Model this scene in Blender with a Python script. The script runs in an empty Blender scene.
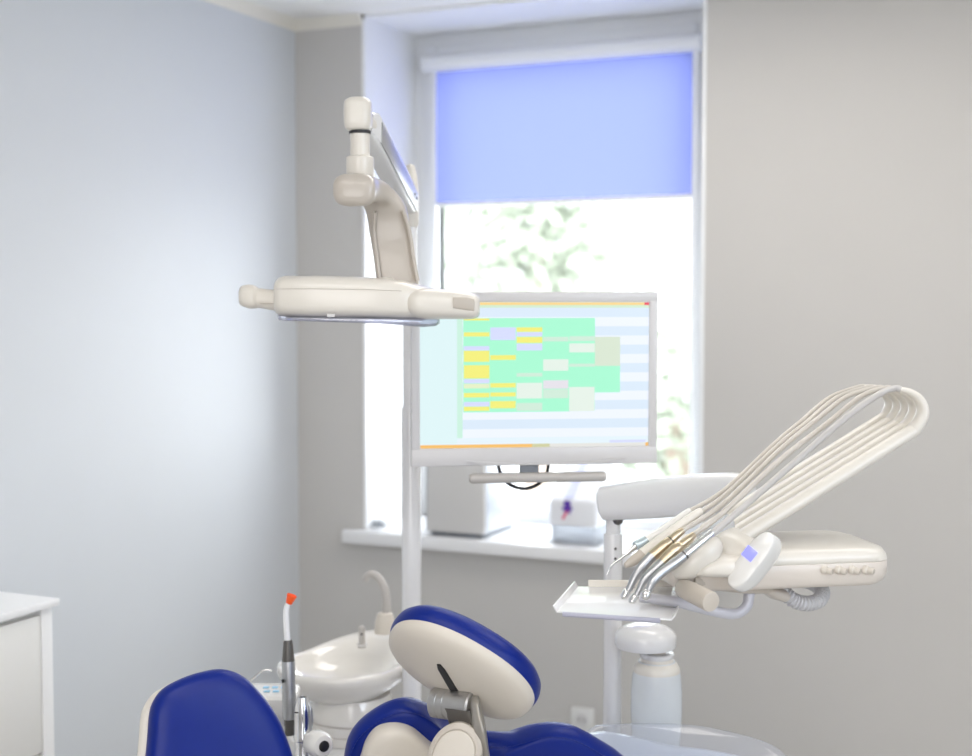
import bpy, bmesh, math, random
from mathutils import Vector, Matrix
random.seed(7)
S = bpy.context.scene
COL = S.collection
PI = math.pi
V = Vector

# ------------------------------------------------------------------ camera geometry
FPX, CX, CY = 1352.0, 486.0, 378.0
YAW = math.radians(24.35)
PITCH = math.radians(3.09)
CAM = V((0, 0, 1.65))
F = V((-math.sin(YAW), math.cos(YAW), 0))          # horizontal direction of view
R = V((math.cos(YAW), math.sin(YAW), 0))           # to the right of it
U = V((0, 0, 1))
CF = F * math.cos(PITCH) - U * math.sin(PITCH)
CU = U * math.cos(PITCH) + F * math.sin(PITCH)

def ray(px, py):
    return CF + R * ((px - CX) / FPX) - CU * ((py - CY) / FPX)
def P(px, py, d):
    return CAM + ray(px, py) * d
def on_y(px, py, y):
    r = ray(px, py); return CAM + r * (y / r.y)
def on_x(px, py, x):
    r = ray(px, py); return CAM + r * (x / r.x)
def on_z(px, py, z):
    r = ray(px, py); return CAM + r * ((z - CAM.z) / r.z)
def k(d):
    return d / FPX

# ------------------------------------------------------------------ materials
def lin(c):
    return tuple(((x / 255) / 12.92 if x / 255 <= .04045 else ((x / 255 + .055) / 1.055) ** 2.4) for x in c)
def mat(name, col, rough=.4, metal=0, coat=0, spec=.5, noise=0, nscale=30, bump=0, bscale=200, emit=None, estr=1, sheen=0):
    m = bpy.data.materials.new(name); m.use_nodes = True
    nt = m.node_tree; b = nt.nodes['Principled BSDF']
    b.inputs['Base Color'].default_value = (*col, 1)
    b.inputs['Roughness'].default_value = rough
    b.inputs['Metallic'].default_value = metal
    b.inputs['Coat Weight'].default_value = coat
    b.inputs['Coat Roughness'].default_value = .06
    b.inputs['Specular IOR Level'].default_value = spec
    if emit:
        b.inputs['Emission Color'].default_value = (*emit, 1)
        b.inputs['Emission Strength'].default_value = estr
    tc = nt.nodes.new('ShaderNodeTexCoord')
    if noise:
        n = nt.nodes.new('ShaderNodeTexNoise'); n.inputs['Scale'].default_value = nscale; n.inputs['Detail'].default_value = 4
        nt.links.new(tc.outputs['Object'], n.inputs['Vector'])
        mx = nt.nodes.new('ShaderNodeMix'); mx.data_type = 'RGBA'
        mx.inputs['A'].default_value = (*[c * (1 - noise) for c in col], 1)
        mx.inputs['B'].default_value = (*[min(1, c * (1 + noise)) for c in col], 1)
        nt.links.new(n.outputs['Fac'], mx.inputs['Factor'])
        nt.links.new(mx.outputs['Result'], b.inputs['Base Color'])
    if bump:
        n2 = nt.nodes.new('ShaderNodeTexNoise'); n2.inputs['Scale'].default_value = bscale
        nt.links.new(tc.outputs['Object'], n2.inputs['Vector'])
        bp = nt.nodes.new('ShaderNodeBump'); bp.inputs['Strength'].default_value = bump; bp.inputs['Distance'].default_value = .002
        nt.links.new(n2.outputs['Fac'], bp.inputs['Height'])
        nt.links.new(bp.outputs['Normal'], b.inputs['Normal'])
    return m
def mixmat(name, col, transp=.5, transl=.0, rough=.2, tcol=(1, 1, 1), gloss=.06):
    """thin translucent or clear sheet: transparent + translucent + diffuse, with a gloss coat"""
    m = bpy.data.materials.new(name); m.use_nodes = True
    nt = m.node_tree; nt.nodes.clear()
    N = nt.nodes.new
    out = N('ShaderNodeOutputMaterial')
    di = N('ShaderNodeBsdfDiffuse'); di.inputs['Color'].default_value = (*col, 1)
    tl = N('ShaderNodeBsdfTranslucent'); tl.inputs['Color'].default_value = (*col, 1)
    tr = N('ShaderNodeBsdfTransparent'); tr.inputs['Color'].default_value = (*tcol, 1)
    gl = N('ShaderNodeBsdfGlossy'); gl.inputs['Roughness'].default_value = rough
    m1 = N('ShaderNodeMixShader'); m1.inputs[0].default_value = transl
    nt.links.new(di.outputs[0], m1.inputs[1]); nt.links.new(tl.outputs[0], m1.inputs[2])
    m2 = N('ShaderNodeMixShader'); m2.inputs[0].default_value = transp
    nt.links.new(m1.outputs[0], m2.inputs[1]); nt.links.new(tr.outputs[0], m2.inputs[2])
    lw = N('ShaderNodeLayerWeight'); lw.inputs['Blend'].default_value = .12
    mr = N('ShaderNodeMath'); mr.operation = 'MULTIPLY_ADD'; mr.use_clamp = True
    mr.inputs[1].default_value = .8 if gloss else 0; mr.inputs[2].default_value = gloss
    nt.links.new(lw.outputs['Fresnel'], mr.inputs[0])
    m3 = N('ShaderNodeMixShader')
    nt.links.new(mr.outputs[0], m3.inputs[0]); nt.links.new(m2.outputs[0], m3.inputs[1]); nt.links.new(gl.outputs[0], m3.inputs[2])
    nt.links.new(m3.outputs[0], out.inputs[0])
    return m

M = {}
M['wall_l'] = mat('painted_wall_daylight_tint', (.63, .655, .685), .55, noise=.015, nscale=6, bump=.05, bscale=400)  # cool daylight on the left wall is tinted into the paint colour
M['wall_b'] = mat('painted_wall_warm_grey', (.555, .54, .52), .6, noise=.02, nscale=6, bump=.05, bscale=400)
M['ceiling'] = mat('ceiling_white_paint', (.86, .85, .82), .7, noise=.01)
M['cove'] = mat('cove_cream_paint', (.80, .77, .70), .6)
M['floor'] = mat('floor_grey_vinyl', (.55, .54, .52), .35, noise=.08, nscale=25)
M['reveal'] = mat('reveal_white_paint', (.87, .88, .89), .5, noise=.01)
M['pvc'] = mat('window_white_pvc', (.83, .845, .86), .3, coat=.2)
M['sill'] = mat('sill_white_laminate', (.82, .82, .83), .25, coat=.3)
M['cream'] = mat('plastic_cream', (.73, .695, .635), .3, coat=.25, noise=.01)
M['creamd'] = mat('plastic_taupe', (.50, .45, .39), .4, noise=.01)
M['yoke'] = mat('plastic_cream_darkened', (.50, .455, .405), .3, coat=.25)  # cream darkened for the yoke's underlit shade; seam and hose fairing share it
M['creamd2'] = mat('plastic_taupe_light', (.55, .50, .44), .4, noise=.01)
M['white'] = mat('plastic_white', (.80, .79, .77), .25, coat=.4)
M['lacq'] = mat('lacquered_white_metal', (.78, .78, .79), .18, coat=.6)
M['grey'] = mat('plastic_light_grey', (.62, .61, .61), .35)
M['bezel'] = mat('bezel_light_grey_plastic', (.64, .63, .635), .35, coat=.1)
M['bar'] = mat('handle_bar_warm_grey', (.50, .475, .45), .35)
M['blue'] = mat('vinyl_royal_blue', (.0015, .016, .20), .34, coat=0, spec=.28, noise=.05, nscale=40, bump=.12, bscale=900)
M['shell'] = mat('shell_beige_plastic', (.66, .61, .54), .45, noise=.015)
M['silver'] = mat('satin_aluminium', (.46, .45, .44), .33, metal=.85)
M['armt'] = mat('satin_taupe_metal', (.34, .32, .29), .38, metal=.5)
M['dgrey2'] = mat('dark_taupe_metal', (.13, .12, .11), .4, metal=.4)
M['chrome'] = mat('polished_chrome', (.78, .78, .79), .12, metal=1)
M['steel'] = mat('brushed_steel', (.48, .49, .51), .34, metal=.95)
M['gold'] = mat('brass_gold', (.60, .50, .36), .28, metal=1)
M['dark'] = mat('plastic_black', (.012, .012, .014), .4)
M['dgrey'] = mat('plastic_dark_brown_grey', (.08, .075, .07), .3, coat=.3)
M['orange'] = mat('silicone_orange', (.95, .10, .008), .3, coat=.3)
M['guide'] = mat('light_guide_frosted', (.82, .83, .86), .15, coat=.5)
M['porc'] = mat('porcelain_glaze', (.80, .775, .73), .08, coat=.8)
M['hose1'] = mat('hose_silicone_cream', (.57, .53, .48), .35, coat=.2)
M['hose2'] = mat('hose_silicone_grey', (.50, .48, .465), .35, coat=.2)
M['corr'] = mat('corrugated_hose_grey', (.52, .52, .54), .35)
M['tray'] = mat('tray_white_enamel', (.82, .82, .84), .2, coat=.4)
M['trayu'] = mat('tray_edge_blue_grey', (.42, .42, .52), .3)
M['lcd'] = mat('lcd_lilac', (.1, .1, .4), .2, emit=lin((150, 152, 255)), estr=.95)
M['keys'] = mat('keypad_light_blue', (.30, .58, .80), .4)
M['cabinet'] = mat('cabinet_white_laminate', (.77, .76, .73), .45, noise=.01)
M['cabtop'] = mat('worktop_white_laminate', (.86, .86, .86), .35)
M['device'] = mat('device_silver_grey', (.60, .59, .58), .35)
M['device_s'] = mat('device_side_blue_grey', (.47, .50, .55), .2, coat=.5)
M['dwhite'] = mat('device_white', (.78, .79, .82), .35)
M['stripe'] = mat('device_lilac_stripe', (.52, .54, .72), .4)
M['purple'] = mat('emblem_purple', (.10, .035, .36), .4)
M['pink'] = mat('emblem_pink', (.75, .16, .27), .4)
M['cable'] = mat('cable_grey', (.22, .24, .27), .5)
M['black'] = mat('cable_black', (.01, .01, .012), .4)
M['glass'] = mixmat('window_glass', (.9, .95, .95), .985, 0, .02, (.97, .99, .98), .03)
M['fabric'] = mixmat('blind_fabric_blue', (.14, .165, .40), 0, .62, .5, gloss=0)
M['lens'] = mixmat('lamp_clear_lens', (.8, .82, .95), .74, .3, .05, (.90, .91, 1), .10)
M['bottle'] = mixmat('bottle_frosted_plastic', (.86, .89, .92), .10, .40, .25, (.9, .95, 1), .04)
M['film'] = mixmat('clear_plastic_cover', (.60, .62, .68), .66, .2, .1, (.92, .94, 1), .05)
M['clear'] = mixmat('clear_plastic_box', (.85, .88, .92), .6, .4, .1, (.95, .97, 1), .08)
M['leg'] = mat('leg_cushion_reflection_tint', (.72, .78, .86), .22, coat=.6)  # pale tone stands for window reflection on plastic over blue vinyl
M['facade'] = mat('outdoor_facade_render', (.34, .345, .35), .8, noise=.04, nscale=1)
M['facade_win'] = mat('outdoor_window_glass', (.30, .35, .37), .15)
M['leaf'] = mat('leaf_hazed_green', (.27, .30, .24), .6, noise=.2, nscale=3)  # green greyed down: the outdoor haze is put into the colour
M['bark'] = mat('bark_grey', (.25, .2, .16), .8, noise=.2)
M['lawn'] = mat('lawn_neutral_grey', (.40, .40, .39), .9, noise=.1, nscale=2)  # lawn made neutral grey so its bounced light stays uncoloured
M['socket'] = mat('socket_white', (.74, .74, .73), .35)

# ------------------------------------------------------------------ mesh helpers
class B:
    def __init__(s):
        s.bm = bmesh.new(); s.mi = 0
    def _faces(s, fs):
        for f in fs: f.material_index = s.mi
    def quad(s, a, b, c, d):
        f = s.bm.faces.new([s.bm.verts.new(v) for v in (a, b, c, d)]); f.material_index = s.mi
    def rings(s, rings, cap0=True, cap1=True):
        vs = [[s.bm.verts.new(p) for p in r] for r in rings]
        n = len(vs[0]); fs = []
        for i in range(len(vs) - 1):
            for j in range(n):
                fs.append(s.bm.faces.new((vs[i][j], vs[i][(j + 1) % n], vs[i + 1][(j + 1) % n], vs[i + 1][j])))
        if cap0: fs.append(s.bm.faces.new(list(reversed(vs[0]))))
        if cap1: fs.append(s.bm.faces.new(vs[-1]))
        s._faces(fs); return s
    def loft(s, secs, n=32, ease=True, sub=1):
        """secs: (center, axis_a, axis_b, exponent); super-ellipse rings, rounded ends added by caller"""
        if sub > 1:
            out = []
            for i in range(len(secs) - 1):
                for t in range(sub):
                    w = t / sub
                    def cr(idx):
                        g = lambda q: secs[max(0, min(len(secs) - 1, q))][idx]
                        p0, p1, p2, p3 = g(i - 1), g(i), g(i + 1), g(i + 2)
                        return p1 + (p2 - p0) * (.5 * w) + (p0 * 2 - p1 * 5 + p2 * 4 - p3) * (.5 * w * w) + (p1 * 3 - p0 - p2 * 3 + p3) * (.5 * w ** 3)
                    out.append((cr(0), cr(1), cr(2), secs[i][3] * (1 - w) + secs[i + 1][3] * w))
            out.append(secs[-1]); secs = out
        rs = []
        for c, a, b, e in secs:
            ring = []
            for j in range(n):
                t = 2 * PI * j / n; ct, st = math.cos(t), math.sin(t)
                x = math.copysign(abs(ct) ** (2 / e), ct); y = math.copysign(abs(st) ** (2 / e), st)
                ring.append(c + a * x + b * y)
            rs.append(ring)
        return s.rings(rs)
    def tube(s, pts, r, n=14, sub=6, caps=True):
        """smooth tube through pts; r a number or one per point"""
        pts = [V(p) for p in pts]
        rr = [r] * len(pts) if isinstance(r, (int, float)) else list(r)
        P2, R2 = [], []
        if sub > 1 and len(pts) > 2:
            for i in range(len(pts) - 1):
                g = lambda q: pts[max(0, min(len(pts) - 1, q))]
                p0, p1, p2, p3 = g(i - 1), g(i), g(i + 1), g(i + 2)
                for t in range(sub):
                    w = t / sub
                    P2.append(p1 + (p2 - p0) * (.5 * w) + (p0 * 2 - p1 * 5 + p2 * 4 - p3) * (.5 * w * w) + (p1 * 3 - p0 - p2 * 3 + p3) * (.5 * w ** 3))
                    R2.append(rr[i] * (1 - w) + rr[i + 1] * w)
            P2.append(pts[-1]); R2.append(rr[-1])
        else:
            P2, R2 = pts, rr
        T = [(P2[min(i + 1, len(P2) - 1)] - P2[max(i - 1, 0)]).normalized() for i in range(len(P2))]
        nrm = T[0].cross(U)
        if nrm.length < .05: nrm = T[0].cross(R)
        nrm.normalize(); rs = []
        for i, p in enumerate(P2):
            nrm = (nrm - T[i] * nrm.dot(T[i])).normalized(); bi = T[i].cross(nrm)
            rs.append([p + (nrm * math.cos(2 * PI * j / n) + bi * math.sin(2 * PI * j / n)) * R2[i] for j in range(n)])
        return s.rings(rs, caps, caps)
    def lathe(s, o, ax, prof, n=32, cap0=True, cap1=True):
        """prof: (radius, height along ax)"""
        ax = V(ax).normalized(); a = ax.cross(U)
        if a.length < .05: a = ax.cross(F)
        a.normalize(); b = ax.cross(a); o = V(o)
        rs = [[o + ax * h + (a * math.cos(2 * PI * j / n) + b * math.sin(2 * PI * j / n)) * max(r, 1e-4) for j in range(n)] for r, h in prof]
        return s.rings(rs, cap0, cap1)
    def prism(s, pts, ext, bev=0, seg=2):
        ext = V(ext)
        bm2 = bmesh.new()
        v0 = [bm2.verts.new(V(p)) for p in pts]; v1 = [bm2.verts.new(V(p) + ext) for p in pts]
        n = len(pts)
        bm2.faces.new(list(reversed(v0))); bm2.faces.new(v1)
        for i in range(n): bm2.faces.new((v0[i], v0[(i + 1) % n], v1[(i + 1) % n], v1[i]))
        bmesh.ops.recalc_face_normals(bm2, faces=bm2.faces)
        if bev: bmesh.ops.bevel(bm2, geom=list(bm2.edges), offset=bev, segments=seg, profile=.5, affect='EDGES', clamp_overlap=True)
        for f in bm2.faces: f.material_index = s.mi
        me = bpy.data.meshes.new('t'); bm2.to_mesh(me); bm2.free(); s.bm.from_mesh(me); bpy.data.meshes.remove(me)
        return s
    def box(s, c, ax, ay, az, bev=0, seg=2):
        """c centre, ax/ay/az half extent vectors"""
        c, ax, ay, az = V(c), V(ax), V(ay), V(az)
        return s.prism([c - ax - ay - az, c + ax - ay - az, c + ax + ay - az, c - ax + ay - az], az * 2, bev, seg)
    def abox(s, x0, x1, y0, y1, z0, z1, bev=0, seg=2):
        return s.prism([(x0, y0, z0), (x1, y0, z0), (x1, y1, z0), (x0, y1, z0)], (0, 0, z1 - z0), bev, seg)
    def ball(s, c, a, b, d, n=24):
        m = n // 2; rs = []
        for i in range(1, m):
            t = PI * i / m
            rs.append([V(c) + d * (-math.cos(t)) + (a * math.cos(2 * PI * j / n) + b * math.sin(2 * PI * j / n)) * math.sin(t) for j in range(n)])
        return s.rings(rs)
    def cushion(s, outline, nrm, levels):
        """outline: 3D pts; levels: (inset metres, offset along nrm)"""
        nrm = V(nrm).normalized(); pts = [V(p) for p in outline]; n = len(pts)
        c = sum(pts, V((0, 0, 0))) / n
        rs = []
        for ins, off in levels:
            ring = []
            for i, p in enumerate(pts):
                d = c - p; L = d.length
                ring.append(p + d * min(.97, ins / L) + nrm * off)
            rs.append(ring)
        return s.rings(rs)
    def build(s, name, m, parent=None, smooth=40, **kw):
        bmesh.ops.remove_doubles(s.bm, verts=s.bm.verts, dist=1e-6)
        bmesh.ops.recalc_face_normals(s.bm, faces=s.bm.faces)
        me = bpy.data.meshes.new(name); s.bm.to_mesh(me); s.bm.free()
        ms = m if isinstance(m, (list, tuple)) else [m]
        for q in ms: me.materials.append(q)
        o = bpy.data.objects.new(name, me); COL.objects.link(o)
        xs = [v.co for v in me.vertices]
        lo = V([min(v[i] for v in xs) for i in range(3)]); hi = V([max(v[i] for v in xs) for i in range(3)])
        org = V(((lo.x + hi.x) / 2, (lo.y + hi.y) / 2, lo.z))
        me.transform(Matrix.Translation(-org))
        pw = WORLD[parent.name] if parent else V((0, 0, 0))
        o.location = org - pw; WORLD[o.name] = org
        if parent: o.parent = parent
        if smooth:
            for p in me.polygons: p.use_smooth = True
            me.set_sharp_from_angle(angle=math.radians(smooth))
        for a, b in kw.items(): o[a] = b
        return o
WORLD = {}
def thing(name, loc, label, cat, group=None):
    o = bpy.data.objects.new(name, None); COL.objects.link(o)
    o.empty_display_size = .05; o.location = loc; WORLD[o.name] = V(loc)
    o['label'] = label; o['category'] = cat
    if group: o['group'] = group
    return o
def spline(pts, sub=5, closed=True):
    n = len(pts); out = []
    for i in range(n if closed else n - 1):
        g = (lambda q: pts[q % n]) if closed else (lambda q: pts[max(0, min(n - 1, q))])
        p0, p1, p2, p3 = [V(g(q)) for q in (i - 1, i, i + 1, i + 2)]
        for t in range(sub):
            w = t / sub
            out.append(p1 + (p2 - p0) * (.5 * w) + (p0 * 2 - p1 * 5 + p2 * 4 - p3) * (.5 * w * w) + (p1 * 3 - p0 - p2 * 3 + p3) * (.5 * w ** 3))
    if not closed: out.append(V(pts[-1]))
    return out
def rrect(c, a, b, r, n=8):
    """rounded rectangle outline with half-extent vectors a, b and corner radius r (metres)"""
    c, a, b = V(c), V(a), V(b); la, lb = a.length, b.length; ua, ub = a / la, b / lb; out = []
    for sx, sy, t0 in ((1, 1, 0), (-1, 1, PI / 2), (-1, -1, PI), (1, -1, 3 * PI / 2)):
        for i in range(n + 1):
            t = t0 + PI / 2 * i / n
            out.append(c + ua * (sx * (la - r) + r * math.cos(t)) + ub * (sy * (lb - r) + r * math.sin(t)))
    return out

# ------------------------------------------------------------------ the room
DN = 4.18
XL = -2.65
XR, YR = 2.0, -1.7
corner = on_y(295, 21.7, DN); XL = corner.x; ZC = corner.z
ox0 = on_y(363, 250, DN).x; ox1 = on_y(705, 250, DN).x
zt = on_y(363, 14.5, DN).z
zs = on_y(345, 530, DN - .05).z                    # top of the sill
YF = DN + .385                                     # room face of the window frame
def struct(b, name, m, **kw):
    return b.build(name, m, None, kind='structure', **kw)
b = B(); b.abox(XL - .2, XR + .2, YR - .2, DN + .6, -.1, 0); struct(b, 'floor', M['floor'])
b = B(); b.abox(XL - .2, XR + .2, YR - .2, DN, ZC, ZC + .15); struct(b, 'ceiling', M['ceiling'])
b = B(); b.abox(XL - .2, XL, YR - .2, DN + .55, 0, ZC + .1); struct(b, 'wall_left', M['wall_l'])
b = B(); b.abox(XR, XR + .2, YR - .2, DN + .55, 0, ZC + .1); struct(b, 'wall_right', M['wall_l'])
b = B(); b.abox(XL, XR, YR - .2, YR, 0, ZC + .1); struct(b, 'wall_rear', M['wall_b'])
b = B()
b.abox(XL, ox0, DN, DN + .5, 0, ZC + .1); b.abox(ox1, XR, DN, DN + .5, 0, ZC + .1)
b.abox(ox0, ox1, DN, DN + .5, 0, zs - .045); b.abox(ox0, ox1, DN, DN + .5, zt + .004, ZC + .1)
struct(b, 'wall_back', M['wall_b'], smooth=0)
# white plastered reveal (left, right, head)
b = B(); t = .012
b.abox(ox0, ox0 + t, DN - .002, YF, zs, zt); b.abox(ox1 - t, ox1, DN - .002, YF, zs, zt); b.abox(ox0, ox1, DN - .002, YF, zt - t, zt)
struct(b, 'trim_1', M['reveal'], smooth=0)
# small cove between ceiling and walls
b = B()
cv = .035
b.prism([(XL, YR, ZC), (XL, YR, ZC - cv), (XL + cv * .3, YR, ZC - cv * .35), (XL + cv, YR, ZC)], (0, DN - YR, 0))
b.prism([(XL, DN, ZC), (XL, DN, ZC - cv), (XL, DN - cv * .3, ZC - cv * .35), (XL, DN - cv, ZC)], (ox0 - XL, 0, 0))
struct(b, 'trim_2', M['cove'])
# sill board
sx0 = on_y(342, 530, DN - .05).x
b = B(); b.abox(sx0, ox1 + .1, DN - .055, DN, zs - .045, zs, .004); b.abox(ox0 - .002, ox1 + .002, DN - .01, YF + .02, zs - .045, zs)
struct(b, 'trim_3', M['sill'])
b = B(); b.abox(XL, XL + .015, YR, DN, 0, .08); struct(b, 'baseboard_left', M['reveal'])
b = B(); b.abox(XL + .015, XR, DN - .015, DN, 0, .08); struct(b, 'baseboard_back', M['reveal'])

# window: frame, sash, pane
wx0, wx1 = ox0 + .005, ox1 - .005
g0 = on_y(441, 300, YF + .02).x; g1 = on_y(696.5, 300, YF + .02).x
wz0, wz1 = zs, zt - .01
b = B()
fw = .055
b.abox(wx0, wx0 + fw, YF, YF + .07, wz0, wz1, .004); b.abox(wx1 - fw, wx1, YF, YF + .07, wz0, wz1, .004)
b.abox(wx0 + fw, wx1 - fw, YF, YF + .07, wz1 - fw, wz1, .004); b.abox(wx0 + fw, wx1 - fw, YF, YF + .07, wz0, wz0 + fw * .7, .004)
win = struct(b, 'window_1', M['pvc'])
b = B()
a0, a1 = wx0 + fw - .01, wx1 - fw + .01
b.abox(a0, g0, YF - .012, YF + .06, wz0 + .03, wz1 - .04, .006); b.abox(g1, a1, YF - .012, YF + .06, wz0 + .03, wz1 - .04, .006)
b.abox(g0, g1, YF - .012, YF + .06, wz1 - .11, wz1 - .04, .006); b.abox(g0, g1, YF - .012, YF + .06, wz0 + .03, wz0 + .085, .006)
b.build('sash', M['pvc'], win)
b = B(); b.quad((g0 - .01, YF + .03, wz0 + .06), (g1 + .01, YF + .03, wz0 + .06), (g1 + .01, YF + .03, wz1 - .09), (g0 - .01, YF + .03, wz1 - .09))
b.build('pane', M['glass'], win)

# roller blind clipped to the sash
yb = YF - .03
f00 = on_y(437.5, 73, yb); f10 = on_y(692, 54, yb); f01 = on_y(441, 203.5, yb)
bx0, bx1, bz1, bz0 = f00.x, f10.x, (f00.z + f10.z) / 2, f01.z
t = thing('roller_blind', ((bx0 + bx1) / 2, yb, bz0), 'translucent blue roller blind half lowered over the window', 'blind')
b = B(); b.quad((bx0 - .004, yb, bz0), (bx1 + .004, yb, bz0), (bx1 + .004, yb, bz1 + .02), (bx0 - .004, yb, bz1 + .02)); b.build('fabric', M['fabric'], t)
cz = on_y(428, 62, yb - .03).z
b = B(); b.tube([(bx0 - .045, yb - .008, bz1 + .035), (bx1 + .035, yb - .008, bz1 + .035)], .031, n=20, sub=1); b.build('cassette', M['pvc'], t)
for q in (bx0 - .047, bx1 + .037):
    b = B(); b.lathe((q - .004, yb - .008, bz1 + .035), (1, 0, 0), [(.034, 0), (.036, .002), (.036, .006), (.034, .008)]); b.build('end_cap', M['pvc'], t)
for q0, q1 in ((bx0 - .032, bx0 - .004), (bx1 + .004, bx1 + .026)):
    b = B(); b.abox(q0, q1, yb - .008, yb + .02, wz0 + .035, bz1 + .02, .003); b.build('guide_rail', M['pvc'], t)
b = B(); b.abox(bx0 - .002, bx1 + .002, yb - .007, yb + .007, bz0 - .014, bz0 + .004, .004); b.build('bottom_bar', M['pvc'], t)

# ------------------------------------------------------------------ outdoors
b = B(); b.abox(-40, 30, DN + .7, 60, -1.1, -1.0); struct(b, 'ground', M['lawn'])
def facade(x0, x1, y, z1, wins, label):
    t = thing('apartment_building', ((x0 + x1) / 2, y, -1), label, 'building')
    b = B(); b.abox(x0, x1, y, y + 8, -1, z1); b.build('wall', M['facade'], t)
    for (a, c, e, g) in wins:
        b = B(); b.abox(a, c, y - .03, y + .05, e, g, .01); f = b.build('window', M['pvc'], t)
        b = B(); b.abox(a + .08, c - .08, y - .05, y - .02, e + .08, g - .08); b.build('window_glass', M['facade_win'], f)
    return t
YB = 24
wl = []
for (x0, y0, x1, y1) in ((628, 242, 666, 262), (575, 243, 602, 262), (520, 243, 548, 262), (655, 305, 668, 330), (655, 367, 668, 392), (455, 245, 480, 262)):
    p0 = on_y(x0, y0, YB); p1 = on_y(x1, y1, YB); wl.append((p0.x, p1.x, p1.z, p0.z))
xa, xb = on_y(380, 300, YB).x, on_y(760, 300, YB).x
facade(xa - 2, xb + 2, YB, 10, wl, 'pale apartment building seen blurred through the window')
def tree(px, py, y, h, w, n, label, sc=1):
    c = on_y(px, py, y)
    t = thing('leafy_tree', (c.x, y, -1), label, 'tree', 'trees outside the window')
    b = B(); b.tube([(c.x, y, -1), (c.x + .05, y, c.z - h * .5), (c.x, y, c.z)], [.14, .1, .05], n=10); b.build('trunk', M['bark'], t)
    b = B()
    for i in range(n):
        u, v, w_ = [random.gauss(0, .42) for _ in range(3)]
        if u * u + v * v + w_ * w_ > 1: continue
        q = V((c.x + u * w, y + v * w, c.z + w_ * h)); s = random.uniform(.05, .11) * sc
        n1 = V((random.uniform(-1, 1), random.uniform(-1, 1), random.uniform(-1, 1))).normalized(); n2 = n1.orthogonal().normalized()
        b.quad(q - n1 * s, q + n2 * s * .5, q + n1 * s, q - n2 * s * .5)
    b.build('foliage', M['leaf'], t, smooth=0)
tree(535, 245, 11, 1.5, 1.1, 1900, 'hazy green tree outside above the screen')
tree(672, 420, 9, .9, .9, 900, 'low hazy green tree outside just right of the screen')

# ------------------------------------------------------------------ things on the sill
# silver-grey box device
yd = 4.16
q0 = on_y(425, 534, yd).x; q1 = on_y(485.5, 538, yd).x; hgt = .34; dp = .285
t = thing('steriliser', ((q0 + q1) / 2, yd + .14, zs), 'silver grey box shaped steriliser standing on the window sill', 'steriliser')
b = B(); b.abox(q0 + .004, q1 - .002, yd + .012, yd + dp, zs + .012, zs + hgt, .012, 3); b.build('housing', M['device_s'], t)
b = B(); b.abox(q0 + .006, q1 - .004, yd, yd + .016, zs + .014, zs + hgt - .01, .006, 3); b.build('front_panel', M['device'], t)
b = B(); b.abox(q0 + .002, q0 + .008, yd + .004, yd + .05, zs + .01, zs + hgt - .01, .002); b.build('edge_trim', M['cable'], t)
b = B(); b.abox(q0 + .015, q1 - .012, yd + .012, yd + dp - .02, zs, zs + .014, .003); b.build('base_plate', M['cable'], t)
# white dispenser with sloping lid
yd = 4.19
q0 = on_y(549, 500, yd).x; q1 = on_y(596, 505, yd).x
z1 = on_y(549, 500, yd).z; z0 = on_y(570, 527, yd).z
t = thing('dispenser', ((q0 + q1) / 2, yd + .1, zs), 'white sloping lidded dispenser with purple and pink emblem on the sill', 'dispenser')
prof = [(yd, z0), (yd, z1), (yd + .22, z1 + .17), (yd + .27, z1 + .17), (yd + .27, z0)]
b = B(); b.prism([(q0, y, z) for y, z in prof], (q1 - q0, 0, 0), .01, 3); b.build('body', M['dwhite'], t)
b = B(); b.abox(q0 - .008, q1 + .008, yd + .005, yd + .29, zs, zs + .006, .002); b.build('tray_base', M['clear'], t)
b = B(); b.abox(q0 + .004, q1 - .004, yd + .01, yd + .26, zs + .004, z0 + .01, .006); b.build('container', M['clear'], t)
mx = q0 + (q1 - q0) * .40
sl = V((0, .22, .17)).normalized(); sn = V((0, -.17, .22)).normalized()
b = B(); o = V((mx, yd, z1)) + sn * .001
b.prism([o + V((-.014, 0, 0)) + sl * .01, o + V((.014, 0, 0)) + sl * .01, o + V((.022, 0, 0)) + sl * .27, o + V((-.006, 0, 0)) + sl * .27], sn * .003); b.build('lid_stripe', M['stripe'], t)
b = B(); pts = []
for i in range(12):
    a = 2 * PI * i / 12; rr_ = .022 if i % 2 == 0 else .012
    pts.append((mx + rr_ * math.cos(a), yd - .0005, z1 - .024 + rr_ * math.sin(a)))
b.prism(pts, (0, -.003, 0)); b.abox(mx - .013, mx + .009, yd - .003, yd, z1 - .012, z1 + .001); b.build('emblem', M['purple'], t)
b = B(); b.prism([(mx - .006, yd - .003, z1 - .034), (mx + .006, yd - .003, z1 - .03), (mx - .012, yd - .003, z1 - .062), (mx - .02, yd - .003, z1 - .06)], (0, -.003, 0)); b.build('emblem_stem', M['pink'], t)
# coiled lead at the left end
b = B(); pts = []
c = on_z(372, 524, zs + .01)
for i in range(26):
    a = i * .75; rx = .035 + .02 * math.sin(i * 1.3)
    pts.append(V((c.x + rx * math.cos(a) * 1.2 + i * .0016 - .02, c.y + rx * math.sin(a) * .7, zs + .006 + .008 * (i % 3))))
b.tube(pts, .0028, n=8, sub=4); b.build('cable', M['cable'], None, label='small tangle of grey cable at the left end of the sill', category='cable')

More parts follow.
